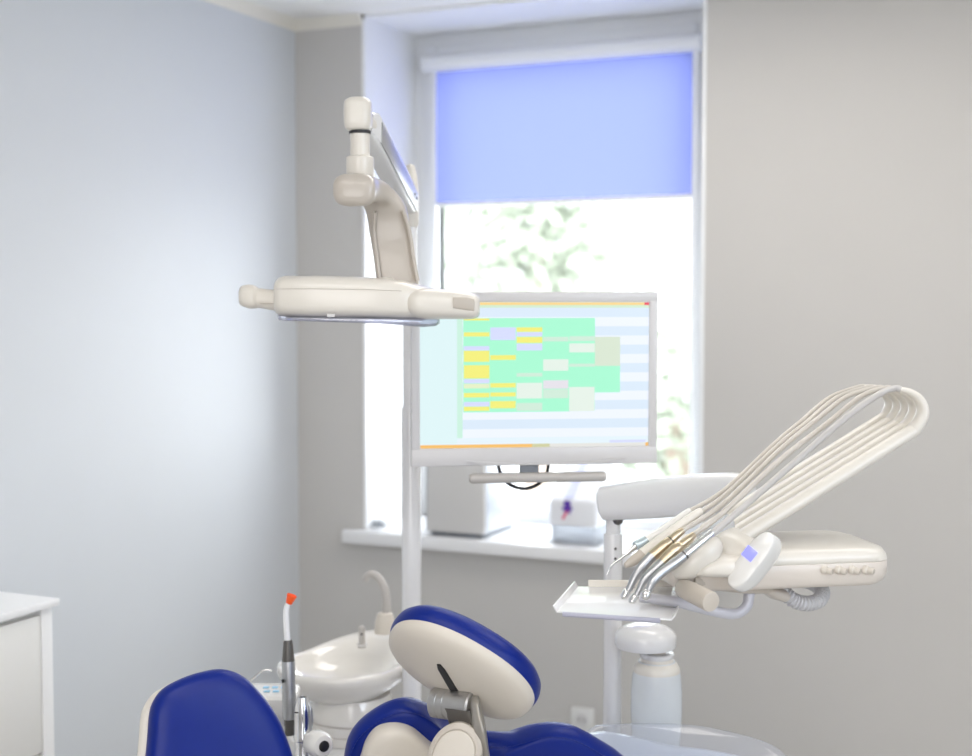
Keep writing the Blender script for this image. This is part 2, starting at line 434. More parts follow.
# ------------------------------------------------------------------ cabinet by the left wall
cd = 3.0
ct = P(60, 598, cd); cx1, cy1, czt = ct.x, ct.y, ct.z
t = thing('drawer_cabinet', ((XL + cx1) / 2, cy1 - .6, 0), 'white cabinet with a thin white top along the left wall', 'cabinet')
b = B(); b.abox(XL + .005, cx1, cy1 - 1.2, cy1, czt - .016, czt, .002); b.build('top', M['cabtop'], t)
b = B(); b.abox(XL + .005, cx1 - .03, cy1 - 1.19, cy1 - .012, 0, czt - .016); b.build('body', M['cabinet'], t)
b = B(); b.abox(cx1 - .03, cx1 - .012, cy1 - .045, cy1 - .012, .06, czt - .017, .001); b.build('side_panel', M['cabtop'], t)
for (za, zb) in ((.07, .36), (.365, .66), (.665, czt - .03)):
    b = B(); b.abox(cx1 - .03, cx1 - .014, cy1 - 1.18, cy1 - .0465, za, zb, .0015); b.build('drawer', M['cabinet'], t)

# wall socket
c = on_y(583, 719, DN)
t = thing('wall_socket', (c.x, DN, c.z - .04), 'white power socket low on the wall below the sill', 'socket')
b = B(); b.abox(c.x - .04, c.x + .04, DN - .012, DN, c.z - .04, c.z + .04, .004); b.build('frame', M['socket'], t)
b = B(); b.lathe((c.x, DN - .0125, c.z), (0, -1, 0), [(.02, 0), (.021, .002), (.0185, .003), (.018, .0005), (.0001, .0005)]); b.build('outlet', M['grey'], t)
for q in (-.0095, .0095):
    b = B(); b.lathe((c.x + q, DN - .0132, c.z), (0, -1, 0), [(.0025, 0), (.0025, .001)], n=10); b.build('pin_hole', M['dark'], t)

# ------------------------------------------------------------------ pole with the screen and the lamp
PD = 3.0
pb = P(410.5, 600, PD); pj = P(411, 405, PD); pt = P(411, 180, PD)
px_, py_ = pj.x, pj.y
zu = .66
t = thing('equipment_pole', (px_, py_, zu), 'tall white pole holding the screen and lamp', 'pole')
b = B(); b.lathe((px_, py_, zu), U, [(.034, 0), (.034, .012), (.0215, .02), (.0215, pj.z - zu - .012), (.0185, pj.z - zu)]); b.build('lower_tube', M['lacq'], t)
b = B(); b.lathe((px_, py_, pj.z), U, [(.0175, 0), (.0175, P(411, 300, PD).z - pj.z), (.0145, P(411, 297, PD).z - pj.z), (.0145, pt.z - pj.z - .04)]); b.build('upper_tube', M['lacq'], t)
zj0, zj1 = P(411, 228, PD).z, P(411, 165, PD).z
b = B(); b.lathe((px_, py_, zj0), U, [(.014, 0), (.0185, .006), (.0185, (zj1 - zj0) * .6), (.015, (zj1 - zj0) * .85), (.009, (zj1 - zj0) * .97), (.001, zj1 - zj0)]); b.build('joint_cap', M['cream'], t)

# ------------------------------------------------------------------ operating light
LD = 2.5
kl = k(LD)
t = thing('operating_light', P(350, 318, LD), 'cream dental operating light on a folding arm above the chair', 'lamp')
# spring arm from the pole to the elbow
e0 = P(366, 122, 2.53); e1 = P(411, 207, PD) + V((0, 0, 0))
d = (e1 - e0).normalized(); side = d.cross(U).normalized(); up = side.cross(d).normalized()
b = B(); b.loft([(e0 + d * .005, side * .012, up * .022, 6), (e0 + d * .03, side * .021, up * .031, 6), (e1 - d * .06, side * .021, up * .031, 6), (e1 - d * .022, side * .017, up * .024, 5)], n=40); sa = b.build('spring_arm', M['lacq'], t)
b = B(); b.box((e0 + e1) / 2 + side * .0215 - up * .004, d * .20, side * .0012, up * .021, .001); b.build('arm_reflection_plate', M['steel'], sa)  # added steel plate, sized to carry the blind's reflection on the white arm
for q in (.028, .05):
    b = B(); b.lathe(e1 - d * (q + .03) + side * .0205, side, [(.004, 0), (.004, .003), (.001, .0035)], n=10); b.build('screw', M['dark'], sa)
# elbow cap, stem and collar
ez = lambda y: P(358, y, 2.5).z
ec = P(358, 115, 2.5)
b = B(); b.loft([(V((ec.x, ec.y, ez(131.5))), R * 9 * kl, F * 10 * kl, 3), (V((ec.x, ec.y, ez(129))), R * 12.5 * kl, F * 14 * kl, 3), (V((ec.x, ec.y, ez(122))), R * 14 * kl, F * 16 * kl, 3.2), (V((ec.x, ec.y, ez(106))), R * 14 * kl, F * 16 * kl, 3.2),
               (V((ec.x, ec.y, ez(101))), R * 12.5 * kl, F * 14 * kl, 3), (V((ec.x, ec.y, ez(98))), R * 8 * kl, F * 9 * kl, 2.6)], sub=3); b.build('elbow_cap', M['cream'], t)
# short boss linking cap and arm
b = B(); b.tube([ec + U * .004, e0 + d * .02], .018, sub=1); b.build('elbow_boss', M['cream'], t)
o = V((P(360, 150, 2.5).x, P(360, 150, 2.5).y, 0))
b = B(); b.lathe(o, U, [(10 * kl, ez(133)), (10 * kl, ez(157))], n=28); b.build('stem', M['cream'], t)
b = B(); b.lathe(o, U, [(12 * kl, ez(156)), (13.8 * kl, ez(157.5)), (14 * kl, ez(160)), (14.2 * kl, ez(178)), (13 * kl, ez(180))], n=28); b.build('stem_collar', M['cream'], t)
b = B(); b.lathe(o, U, [(11 * kl, ez(134)), (11 * kl, ez(131))], n=20); b.build('stem_seal', M['dark'], t)
# yoke: runs back then bends down to the head
sq = .7071
secs = [(P(354, 190, 2.405), R * 10 * kl, U * 7 * kl, 3), (P(354, 190, 2.41), R * 18 * kl, U * 12.5 * kl, 3), (P(354.5, 190, 2.425), R * 21 * kl, U * 16 * kl, 3), (P(359, 189.5, 2.47), R * 21 * kl, U * 14 * kl, 3.2),
        (P(372, 193, 2.515), R * 20 * kl, (U * .85 + F * .5) * 12 * kl, 3.4), (P(385, 207, 2.54), R * 20.5 * kl, (U * .45 + F * .88) * 10 * kl, 3.6),
        (P(390, 232, 2.55), R * 21 * kl, F * 9 * kl, 4), (P(394, 256, 2.55), R * 21 * kl, F * 9 * kl, 4), (P(398, 284, 2.55), R * 21.5 * kl, F * 9 * kl, 4)]
b = B(); b.loft(secs, n=40, sub=5); b.build('yoke', M['yoke'], t)
# flanges stand proud of the channel on its room side
b = B()
b.tube([P(375, 212, 2.515), P(374, 232, 2.53), P(377, 256, 2.53), P(380, 281, 2.53)], 2.0 * kl, n=10); b.tube([P(403, 210, 2.52), P(409.5, 232, 2.53), P(413, 256, 2.53), P(417.5, 281, 2.53)], 2.2 * kl, n=10)
b.build('yoke_rib', M['yoke'], t)
b = B(); b.lathe(V((P(386, 280, 2.53).x, P(386, 280, 2.53).y, ez(284))), U, [(8 * kl, 0), (8 * kl, 5 * kl), (6 * kl, 7 * kl)], n=20); b.build('head_pivot', M['cream'], t)
# head housing: lofted left to right
def xsec(px, yt, yb_, hw, e=3.5, d=LD, sh=0):
    return (P(px, (yt + yb_) / 2, d + sh), F * hw, U * ((yb_ - yt) / 2 * k(d)), e)
b = B(); b.loft([xsec(279.5, 284, 311, .07), xsec(280.5, 280, 314, .082), xsec(283, 277.5, 316, .09), xsec(289, 276, 317, .096, 4), xsec(320, 276, 317.5, .104, 4.5), xsec(370, 277.5, 318, .104, 4.5), xsec(405, 281, 319, .098, 4), xsec(425, 286, 319.5, .082, 3.5), xsec(440, 291, 319, .055, 3), xsec(448, 296, 318, .03, 3)], n=48)
hd = b.build('head_housing', M['cream'], t)
b = B(); b.loft([xsec(280.5, 289.6, 290.3, .0835, 4), xsec(284, 289.2, 290.1, .0922, 4), xsec(290, 289, 290, .0975, 4), xsec(320, 289, 290, .1055, 4.5), xsec(370, 289.6, 290.6, .1055, 4.5), xsec(405, 291, 292, .0995, 4)], n=40); b.build('seam', M['yoke'], hd)
b = B(); b.loft([xsec(282, 315, 318, .06, 4), xsec(285, 315, 320.5, .08, 4), xsec(320, 315.5, 321.5, .092, 4), xsec(380, 316, 323.5, .092, 4), xsec(425, 316, 327, .075, 4), xsec(436, 316, 326, .05, 4), xsec(439, 318, 324, .04, 3)], n=36); b.build('lens_cover', M['lens'], t)
b = B(); b.loft([xsec(290, 317, 318.5, .07, 4), xsec(380, 317.5, 319.5, .08, 4), xsec(425, 318, 321, .06, 4)], n=30); b.build('reflector', M['chrome'], t)
fr = P(331, 315.5, LD - .104)
b = B(); b.box(fr, R * .007, F * .003, U * .003, .001); b.build('catch', M['grey'], hd)
# handles
def handle(secs, nm):
    b = B(); b.loft(secs, n=28, sub=3); return b.build(nm, M['cream'], t)
handle([xsec(276, 290, 311, .02, 3), xsec(262, 288.5, 308.5, .02, 3), xsec(258, 288, 308, .02, 3), xsec(255, 285.5, 308.5, .022, 3), xsec(249, 284.5, 308.5, .0225, 2.8), xsec(243, 285.5, 306.5, .02, 2.6), xsec(240, 288, 304, .014, 2.4), xsec(239, 292, 300, .006, 2.2)], 'left_handle')
b = B(); b.box(P(267, 303.5, LD - .021), R * .012, F * .0012, U * .0006); b.build('handle_groove', M['creamd'], t)
hr = handle([xsec(405, 294, 312, .04, 2.4, sh=-.045), xsec(414, 290, 317, .052, 2.6, sh=-.05), xsec(425, 288.5, 319, .055, 2.8, sh=-.05), xsec(445, 289.5, 319, .05, 3, sh=-.05), xsec(465, 292, 319, .042, 3.2, sh=-.05), xsec(474, 294, 318.5, .038, 3.2, sh=-.05), xsec(479, 297.5, 316, .028, 2.8, sh=-.05), xsec(480, 302, 312, .01, 2.4, sh=-.05)], 'right_handle')
b = B(); b.loft([xsec(453, 297.5, 308, .004, 3, sh=-.095), xsec(466, 297.5, 310, .006, 4, sh=-.0885), xsec(474, 299, 312, .01, 4, sh=-.079), xsec(478, 302, 312, .01, 3, sh=-.066)], n=24); b.build('handle_grip', M['creamd'], hr)

# ------------------------------------------------------------------ monitor
tl, tr = P(411, 291.6, 2.70), P(658.3, 290, 2.765)
ax = (tr - tl); ax.z = 0; wM = ax.length; ax.normalize(); nz = ax.cross(U).normalized()   # nz points to the viewer
if nz.dot(F) > 0: nz = -nz
zt_m = tl.z; zb_m = P(412, 468.2, 2.70).z
t = thing('monitor', tl.lerp(tr, .5) - U * (zt_m - zb_m), 'wide screen monitor showing a coloured schedule in front of the window', 'monitor')
mc = tl + ax * (wM / 2)
def mp(u, v):
    """u,v: px of the photo crop -> monitor plane (u 100..870 across the screen, v 75..560 down)"""
    fx = (u - 70) / (897 - 70); fy = (v - 40) / (618 - 40)
    q = tl + ax * (wM * fx); q.z = zt_m - (zt_m - zb_m) * fy
    return q
H = zt_m - zb_m
sl_, sr_, st_, sb_ = 99, 868, 74, 558
b = B()
def mbar(u0, u1, v0, v1, th=.03, off=0, bev=.003):
    c = (mp(u0, v0) + mp(u1, v1)) / 2
    b.box(c - nz * (th / 2 - off), ax * ((u1 - u0) / (897 - 70) * wM / 2), nz * (th / 2), U * ((v1 - v0) / (618 - 40) * H / 2), bev)
mbar(70, 897, 40, st_, .034); mbar(70, 897, sb_, 618, .034); mbar(70, sl_, st_ - 8, sb_ + 8, .0338); mbar(sr_, 897, st_ - 8, sb_ + 8, .0338)
b.build('bezel', M['bezel'], t)
b = B(); mbar(76, 890, 46, 612, .03, -.018, .004); b.build('back_cover', M['bezel'], t)
b = B(); c0 = mp(210, 604); c1 = mp(800, 604); cm = mp(500, 620)
b.prism([mp(250, 600) + nz * .0005, mp(440, 612) + nz * .0005, mp(600, 612) + nz * .0005, mp(790, 598) + nz * .0005, mp(700, 617), mp(300, 617)], nz * .005, .001); b.build('chin', M['grey'], t)
# the picture on the screen
cols = {}
def scol(name, rgb):
    if name not in cols:
        cols[name] = (len(cols), mat('screen_' + name, (.02, .02, .02), .25, spec=.3, emit=lin(rgb), estr=.92))
    return cols[name][0]
b = B()
def cell(u0, u1, v0, v1, name, rgb, lay=0):
    b.mi = scol(name, rgb); o = nz * (-.006 + .0004 * lay)
    b.quad(mp(u0, v0) + o, mp(u1, v0) + o, mp(u1, v1) + o, mp(u0, v1) + o)
BG = ('base', (226, 240, 248)); LT = ('row_light', (236, 242, 255)); DK = ('row_blue', (216, 231, 246))
GR = ('green', (166, 246, 208)); YE = ('yellow', (240, 236, 120)); LI = ('lilac', (211, 217, 252)); PG = ('pale_green', (205, 232, 214)); GY = ('grey_green', (213, 226, 206))
WH = ('white_green', (226, 238, 228)); PK = ('pink', (226, 222, 230)); PY = ('pale_yellow', (226, 236, 196)); OR = ('orange', (244, 190, 105)); PN = ('panel', (219, 241, 243))
cell(sl_ - 3, sr_ + 3, st_ - 3, sb_ + 3, *BG)
cell(100, 222, 93, 545, *PN, lay=1); cell(222, 240, 93, 525, 'strip', (200, 238, 220), 1)
y = 93; i = 0
while y < 525:
    cell(240, 868, y, min(y + 31, 525), *(DK if i % 2 == 0 else LT), lay=1); y += 31; i += 1
cell(100, 868, 75, 84, 'title', (246, 214, 140), 2); cell(100, 868, 84, 93, 'menu', (208, 232, 205), 2); cell(852, 868, 75, 84, 'close', (232, 70, 90), 3)
cell(100, 472, 547, 558, *OR, lay=2); cell(472, 532, 547, 558, 'tan', (206, 205, 160), 2); cell(532, 858, 547, 558, 'task', (226, 226, 222), 2); cell(858, 868, 547, 558, *OR, lay=2)
cell(735, 860, 538, 546, *LI, lay=2)
cell(242, 684, 127, 440, *GR, lay=2); cell(684, 770, 190, 288, *GY, lay=2); cell(684, 770, 288, 377, *GR, lay=2)
C = [(244, 329), (332, 417), (420, 506), (509, 594), (597, 683)]
for ci, v0, v1, q in ((0, 128, 135, YE), (0, 174, 188, YE), (0, 220, 234, LI), (0, 235, 272, YE), (0, 283, 327, YE), (0, 329, 343, LI), (0, 345, 360, PY), (0, 375, 390, YE), (0, 405, 420, LI), (0, 421, 435, YE),
                      (1, 158, 200, LI), (1, 250, 266, YE), (1, 343, 358, YE), (1, 374, 388, YE), (1, 403, 427, YE),
                      (2, 158, 173, YE), (2, 174, 188, LI), (2, 190, 210, YE), (2, 212, 235, LI), (2, 310, 322, PG), (2, 343, 395, WH), (2, 410, 436, PG),
                      (3, 190, 205, PG), (3, 265, 303, WH), (3, 335, 363, PK), (3, 365, 395, PG),
                      (4, 188, 204, PG), (4, 212, 242, WH), (4, 280, 290, PG), (4, 358, 440, WH)):
    cell(C[ci][0], C[ci][1], v0, v1, *q, lay=3)
b.build('screen', [m for _, m in cols.values()], t, smooth=0)
b = B(); b.tube([mp(262, 660) - nz * .004, mp(272, 660) - nz * .004, mp(712, 660) - nz * .004, mp(722, 660) - nz * .004], [.0075, .0105, .0105, .0075], n=20, sub=1); b.build('handle_bar', M['bar'], t)
c = mp(465, 632)
b = B(); b.box(c - nz * .016, ax * .019, nz * .009, U * .016, .002); b.build('bracket', M['cable'], t)
b = B(); b.tube([mp(362, 612) - nz * .025, mp(372, 650) - nz * .024, mp(400, 685) - nz * .022, mp(450, 701) - nz * .02, mp(500, 685) - nz * .022, mp(528, 650) - nz * .024, mp(534, 612) - nz * .025], .0035, n=10); b.build('cable', M['black'], t)
# arm behind the screen to the pole
b = B(); b.tube([mc - nz * .04 - U * .15, mc - nz * .10 - U * .16, V((px_, py_, mc.z - .17)) + R * .03, V((px_, py_, mc.z - .17))], .016, n=14); b.build('mount_arm', M['grey'], t)

# ------------------------------------------------------------------ dental unit body + cuspidor
CD = 3.1; kc = k(CD)
uc = P(366, 700, CD)
t = thing('dental_unit', (uc.x, uc.y, 0), 'white floor standing dental unit under the basin', 'dental unit')
zu = P(366, 736, CD).z
b = B(); b.cushion(rrect(V((uc.x, uc.y, 0)) + R * .03, R * .19, F * .16, .06), U, [(.02, 0), (0, .02), (0, zu - .03), (.006, zu - .01), (.02, zu), (.08, zu)]); b.build('body', M['lacq'], t)
t = thing('cuspidor_basin', (uc.x, uc.y, zu), 'glossy cream porcelain spittoon basin with a curved spout', 'basin')
bc = P(341, 664, CD); o = V((bc.x, bc.y, 0))
z = lambda y: P(341, y, CD).z
# bowl: outer skin, rolled rim, inner dish; the pan is drawn out to the back right where the taps stand
def pan(rr_, zz, back=0, lift=0, n=56):
    ring = []
    bd = (R * .62 + F * .78).normalized()
    for j in range(n):
        a = 2 * PI * j / n; u = R * math.cos(a) + F * math.sin(a); w = max(0, u.dot(bd)) ** 2.2
        ring.append(o + u * (rr_ + back * w) + U * (zz + lift * w))
    return ring
zr = z(664)
b = B(); rp = 63.5 * kc
b.rings([pan(.06, z(699)), pan(.075, z(697)), pan(.105, z(690), .02), pan(.128, z(681), .05, .005), pan(rp - .002, zr - .018, .09, .02), pan(rp + .001, zr - .006, .10, .025), pan(rp - .002, zr + .002, .10, .03), pan(rp - .010, zr + .005, .08, .03), pan(rp - .018, zr + .001, .035, .02),
         pan(rp - .026, zr - .016, .005, .008), pan(rp - .045, zr - .038), pan(rp - .085, zr - .048), pan(.012, zr - .052)])
b.build('bowl', M['porc'], t, smooth=60)
oc = P(352, 700, CD); oc = V((oc.x, oc.y, 0))
zl = zu
b = B(); b.lathe(oc, U, [(.098, zl + .001), (.1, zl + .004), (.1, zl + .022), (.098, zl + .0225), (.098, zl + .024), (.1, zl + .0245), (.1, zl + .045), (.098, zl + .0455), (.098, zl + .048), (.1, zl + .049), (.1, z(706)), (.088, z(692))], n=48); cl = b.build('pedestal', M['porc'], t)
for q in (.0232, .0467):
    b = B(); b.lathe(oc, U, [(.0986, zl + q - .0008), (.0986, zl + q + .0008)], n=48); b.build('groove', M['creamd'], cl)
# cup filler spout
sd = CD + .10
b = B(); so = P(385, 631, sd); kz = k(sd)
b.lathe(so, U, [(10.8 * kz, -.004), (10 * kz, 9 * kz), (8.6 * kz, 14 * kz), (7.6 * kz, 18 * kz), (5 * kz, 19 * kz)], n=28); b.build('spout_base', M['shell'], t)
b = B(); b.tube([P(386.5, 613, sd), P(386, 598, sd), P(383, 585, sd), P(377, 576.5, sd), P(371, 574, sd), P(366.5, 577, sd), P(365.5, 581, sd)], [4.4 * kz, 4.3 * kz, 4.1 * kz, 3.9 * kz, 3.6 * kz, 3.3 * kz, 3.1 * kz], n=18); b.build('spout', M['bar'], t)
b = B(); so = P(362, 645, CD + .06)
b.lathe(so, U, [(4.2 * kc, -.006), (4.2 * kc, .002), (3.4 * kc, .004), (3.2 * kc, 14 * kc), (3.4 * kc, 16 * kc), (3 * kc, 18.5 * kc), (1.2 * kc, 19.8 * kc)], n=20); b.build('rinse_nozzle', M['bar'], t)
b = B(); b.lathe(so - U * .001, U, [(5.2 * kc, 0), (5.2 * kc, .003)], n=20); b.build('nozzle_ring', M['chrome'], t)
b = B(); b.lathe(so + U * (12 * kc) - F * (2.6 * kc), -F, [(1.3 * kc, 0), (1.2 * kc, .002)], n=10); b.build('nozzle_hole', M['dark'], t)
b = B(); b.lathe(o + U * (zr - .0505), U, [(.014, 0), (.014, .002), (.008, .0025)], n=20); b.build('drain', M['chrome'], t)

# ------------------------------------------------------------------ assistant console, hand tools
AD = 2.72; ka = k(AD)
ac = P(274, 690, AD)
t = thing('assistant_console', (ac.x, ac.y, P(274, 760, AD).z), 'white assistant console with light blue keys and hose holder knob', 'console')
u_ = U * .94 - F * .34; v_ = F * .94 + U * .34
b = B(); b.cushion(rrect(ac - R * 6 * ka, R * 30 * ka, F * .06, .02), U, [(.012, -.055), (.002, -.045), (0, -.012), (.003, -.004), (.012, 0), (.035, .001)]); b.build('housing', M['white'], t)
for i in range(3):
    for j in range(2):
        b = B(); q = ac + R * ((i * 9 - 6 - j * 3) * ka) + F * (-.014 + .028 * j) + U * .0014
        b.box(q, R * .006, F * .006, U * .001, .0005); b.build('key', M['keys'], t)
arm0 = P(300, 752, 2.66)
b = B(); b.tube([ac - U * .05, ac - U * .1 + R * .02, P(302, 752, 2.63), P(312, 746, 2.6)], .016, n=14); b.build('holder_arm', M['white'], t)
# arm from console back to the unit body
b = B(); b.tube([ac - U * .05, ac - U * .2 + F * .1, V((uc.x, uc.y, zu - .14)) - R * .1], .02, n=14); b.build('support_arm', M['white'], t)
ka2 = k(2.55); kc_ = P(319, 744, 2.55); kd = (-F * .8 + R * .55 + U * .05).normalized()
b = B(); b.lathe(kc_ - kd * .03, kd, [(.012, 0), (.02, .004), (.0235, .012), (.0245, .03), (.0235, .042), (.019, .049), (.011, .051), (.009, .048)], n=32); kn = b.build('holder_knob', M['white'], t)
b = B(); b.lathe(kc_ - kd * .03, kd, [(.0105, .0475), (.0105, .0515), (.008, .053), (.002, .0535)], n=24); b.build('knob_button', M['dark'], kn)
# curing light
QD = 2.6; kq = k(QD)
qb = P(289.5, 735, QD); qt = P(288, 640, QD)
t = thing('curing_light', qb, 'slim silver curing light with an orange tip beside the basin', 'curing light')
ax_ = (qt - qb).normalized(); L = (qt - qb).length
hq = lambda y: L * (735 - y) / 95
b = B(); b.lathe(qb, ax_, [(6.2 * kq, hq(719)), (6.9 * kq, hq(717)), (7 * kq, hq(700)), (6.6 * kq, hq(662)), (6.2 * kq, hq(660))], n=28); bd_ = b.build('body', M['steel'], t)
b = B(); b.lathe(qb, ax_, [(6.4 * kq, hq(661)), (6.2 * kq, hq(659)), (4.6 * kq, hq(642)), (3.8 * kq, hq(640))], n=28); b.build('grip', M['dgrey'], t)
b = B(); b.lathe(qb, ax_, [(4.5 * kq, 0), (4.8 * kq, hq(733)), (4.8 * kq, hq(726)), (5.4 * kq, hq(725)), (5.4 * kq, hq(719))], n=24); b.build('base_cap', M['dgrey'], t)
b = B(); b.tube([P(287.5, 641, QD), P(286.5, 625, QD), P(286, 612, QD), P(287.5, 605, QD), P(290, 600, QD)], [3.2 * kq, 3.2 * kq, 3.1 * kq, 2.9 * kq, 2.6 * kq], n=16); b.build('light_guide', M['guide'], t)
to = P(289, 603, QD); td = (R * .36 + U * .93).normalized()
b = B(); b.lathe(to, td, [(3.2 * kq, -.001), (3.5 * kq, .001), (5.3 * kq, .0155), (5 * kq, .0165), (2.5 * kq, .010)], n=24); b.build('orange_tip', M['orange'], t)
b = B(); b.lathe(P(283.3, 681, QD - .011), -F * .5 - R * .8, [(2 * kq, 0), (2 * kq, .002)], n=14); b.build('power_button', M['dark'], bd_)
# suction handpiece
QS = 2.58; ks = k(QS)
sb = P(303, 775, QS); st2 = P(302.5, 697, QS); sa_ = (st2 - sb).normalized(); L = (st2 - sb).length; hs = lambda y: L * (775 - y) / 78
t = thing('suction_handpiece', sb, 'tapered chrome suction handpiece standing in the console holder', 'handpiece')
b = B(); b.lathe(sb, sa_, [(8.15 * ks, 0), (8.28 * ks, hs(752)), (7.77 * ks, hs(751)), (7.77 * ks, hs(741)), (9.03 * ks, hs(740)), (9.16 * ks, hs(735)), (8.53 * ks, hs(734)), (8.78 * ks, hs(716)), (8.03 * ks, hs(706)), (5.52 * ks, hs(698)), (5.26 * ks, hs(697)), (3.52 * ks, hs(697)), (3.52 * ks, hs(700))], n=28); sh_ = b.build('body', M['chrome'], t)
b = B(); b.tube([P(306, 701, QS - .004), P(310, 708, QS - .006), P(311, 722, QS - .006), P(309, 735, QS - .004)], [.002, .004, .0045, .002], n=12); b.build('lever', M['steel'], sh_)
b = B(); b.box(P(299, 712.5, QS - .013), R * .008, F * .002, U * .0012, .0005); b.build('slider', M['dgrey'], sh_)
# bent syringe tip behind the stool
b = B(); b.tube([P(246, 684, 2.7), P(258, 674, 2.7), P(263, 670.5, 2.7), P(268, 670, 2.7), P(271.5, 671.3, 2.7)], [.0032, .0028, .0024, .0022, .002], n=10)
b.tube([P(246, 684, 2.7), P(238, 692, 2.7), P(238, 705, 2.705)], .0055, n=10)
b.build('air_syringe', M['chrome'], None, label='thin bent metal syringe tip behind the blue stool backrest', category='syringe')

# ------------------------------------------------------------------ stool (front left)
SD = 2.3; kst = k(SD)
ol = [(147, 780), (149, 740), (151, 715), (155, 702), (164, 690), (180, 680.5), (199, 673.5), (220, 669.5), (236, 672), (249, 679), (260, 690), (270, 702), (281, 719), (289, 738), (295, 757), (299, 780), (290, 830), (225, 850), (160, 830)]
fn = (-F * .90 + R * .40 + U * .20).normalized()           # the cushion faces the room
c0 = P(222, 760, SD)
def on_plane(px, py, c, n):
    r = ray(px, py); return CAM + r * ((c - CAM).dot(n) / r.dot(n))
pts = spline([on_plane(x, y, c0, fn) for x, y in ol], 4)
fz = V((c0.x, c0.y, 0)) + F * .28
t = thing('stool', fz, 'blue padded stool backrest with beige shell at lower left', 'stool')
b = B(); b.cushion(pts, fn, [(.012, -.035), (.002, -.03), (0, -.02), (.001, -.012), (.006, -.002), (.016, .004), (.035, .007), (.075, .009)]); b.build('backrest_cushion', M['blue'], t, smooth=60)
b = B(); b.cushion([p - R * .012 - U * .008 for p in pts], fn, [(.05, -.075), (.02, -.068), (.004, -.052), (.0, -.036), (.0, -.026), (.006, -.022)]); b.build('backrest_shell', M['cream'], t, smooth=60)
zse = .56
b = B(); b.tube([c0 - fn * .09 - U * .02, c0 - fn * .12 - U * .2, V((fz.x, fz.y, zse - .03)) - F * .05 , V((fz.x, fz.y, zse - .03))], .018, n=12); b.build('backrest_arm', M['silver'], t)
so = V((fz.x, fz.y, 0))
b = B(); b.lathe(so, U, [(.15, zse - .02), (.19, zse), (.2, zse + .03), (.19, zse + .055), (.16, zse + .068), (.02, zse + .072)], n=40); b.build('seat', M['blue'], t)
b = B(); b.lathe(so, U, [(.024, .1), (.024, .35), (.016, .352), (.016, zse - .02)], n=20); b.build('gas_column', M['silver'], t)
for i in range(5):
    a = 2 * PI * i / 5; u = V((math.cos(a), math.sin(a), 0)); w = u.cross(U)
    b = B(); b.loft([(so + U * .10, w * .024, U * .02, 4), (so + u * .15 + U * .095, w * .02, U * .016, 4), (so + u * .27 + U * .08, w * .016, U * .012, 4)], n=16); b.build('leg', M['silver'], t)
    b = B(); b.lathe(so + u * .265 + U * .032 - w * .018, w, [(.028, 0), (.032, .004), (.032, .032), (.028, .036)], n=20); b.build('caster', M['dark'], t)

# ------------------------------------------------------------------ dental chair
HD = 2.32; kh = k(HD)
hc = P(459.5, 672.5, HD)
t = thing('dental_chair', V((P(520, 756, 2.5).x, P(520, 756, 2.5).y, 0)), 'royal blue dental chair with round beige backed headrest', 'dental chair')
ang = math.radians(31); til = math.radians(47)
mj = R * math.cos(ang) - U * math.sin(ang); eu = R * math.sin(ang) + U * math.cos(ang)
kk = eu * math.cos(til) - F * math.sin(til); nn = -eu * math.sin(til) - F * math.cos(til)      # nn = outward normal of the shell
A_, B_ = 80 * kh, 58 * kh
def hring(s, off, e=2.25, sa=1):
    return (hc + nn * off, mj * (A_ * s), kk * (B_ * s), e)
b = B(); b.loft([hring(.3, .021), hring(.6, .0185), hring(.82, .013), hring(.93, .0075), hring(.98, .002), hring(1.0, -.005), hring(1.0, -.012)], n=72); sh = b.build('headrest_shell', M['shell'], t, smooth=60)
b = B(); b.loft([hring(.985, -.006), hring(1.005, -.010), hring(1.025, -.018), hring(1.028, -.026), hring(1.01, -.037), hring(.95, -.047), hring(.8, -.054), hring(.4, -.056)], n=72); b.build('headrest_cushion', M['blue'], t, smooth=60)
def on_shell(px, py, off=.02):
    return on_plane(px, py, hc + nn * off, nn)
# slot
s0, s1 = on_shell(439, 664), on_shell(457, 694)
sd_ = (s1 - s0).normalized(); sw = nn.cross(sd_).normalized()
b = B(); b.loft([(s0 + nn * .0012 - sd_ * .0, sw * .0035, nn * .002, 3), (s0 + sd_ * .012 + nn * .0012, sw * .0075, nn * .002, 4), (s1 + nn * .0012, sw * .0085, nn * .002, 6)], n=20); b.build('slot', M['dark'], sh)
# bracket: a cylinder hinge and an arm that runs down into the backrest
h0, h1 = on_shell(434, 702, .034), on_shell(474, 707, .034)
hx = (h1 - h0).normalized()
b = B()
b.lathe(h0, hx, [(13 * kh, 0), (15.5 * kh, .003), (15.5 * kh, .017), (15.1 * kh, .0175), (15.1 * kh, .0185), (15.5 * kh, .019), (15.5 * kh, .031), (15.1 * kh, .0315), (15.1 * kh, .0325), (15.5 * kh, .033), (15.5 * kh, (h1 - h0).length - .003), (14 * kh, (h1 - h0).length)], n=36)
hi = b.build('headrest_hinge', M['silver'], t)
b = B(); b.box((h0 + h1) / 2 - U * 13 * kh - F * 12 * kh * 1.0 + R * 0, R * 4 * kh, F * .002, U * 1.6 * kh, .0005); b.build('hinge_notch', M['dark'], hi)
b = B(); b.loft([(P(457, 708, HD - .012), hx * 16 * kh, F * 8 * kh, 4), (P(462, 722, HD - .008), hx * 16 * kh, F * 8 * kh, 4), (P(468, 757, HD), hx * 16 * kh, F * 8 * kh, 4), (P(474, 790, HD + .02), hx * 16 * kh, F * 8 * kh, 4)], n=28); b.build('headrest_arm', M['dgrey2'], t)
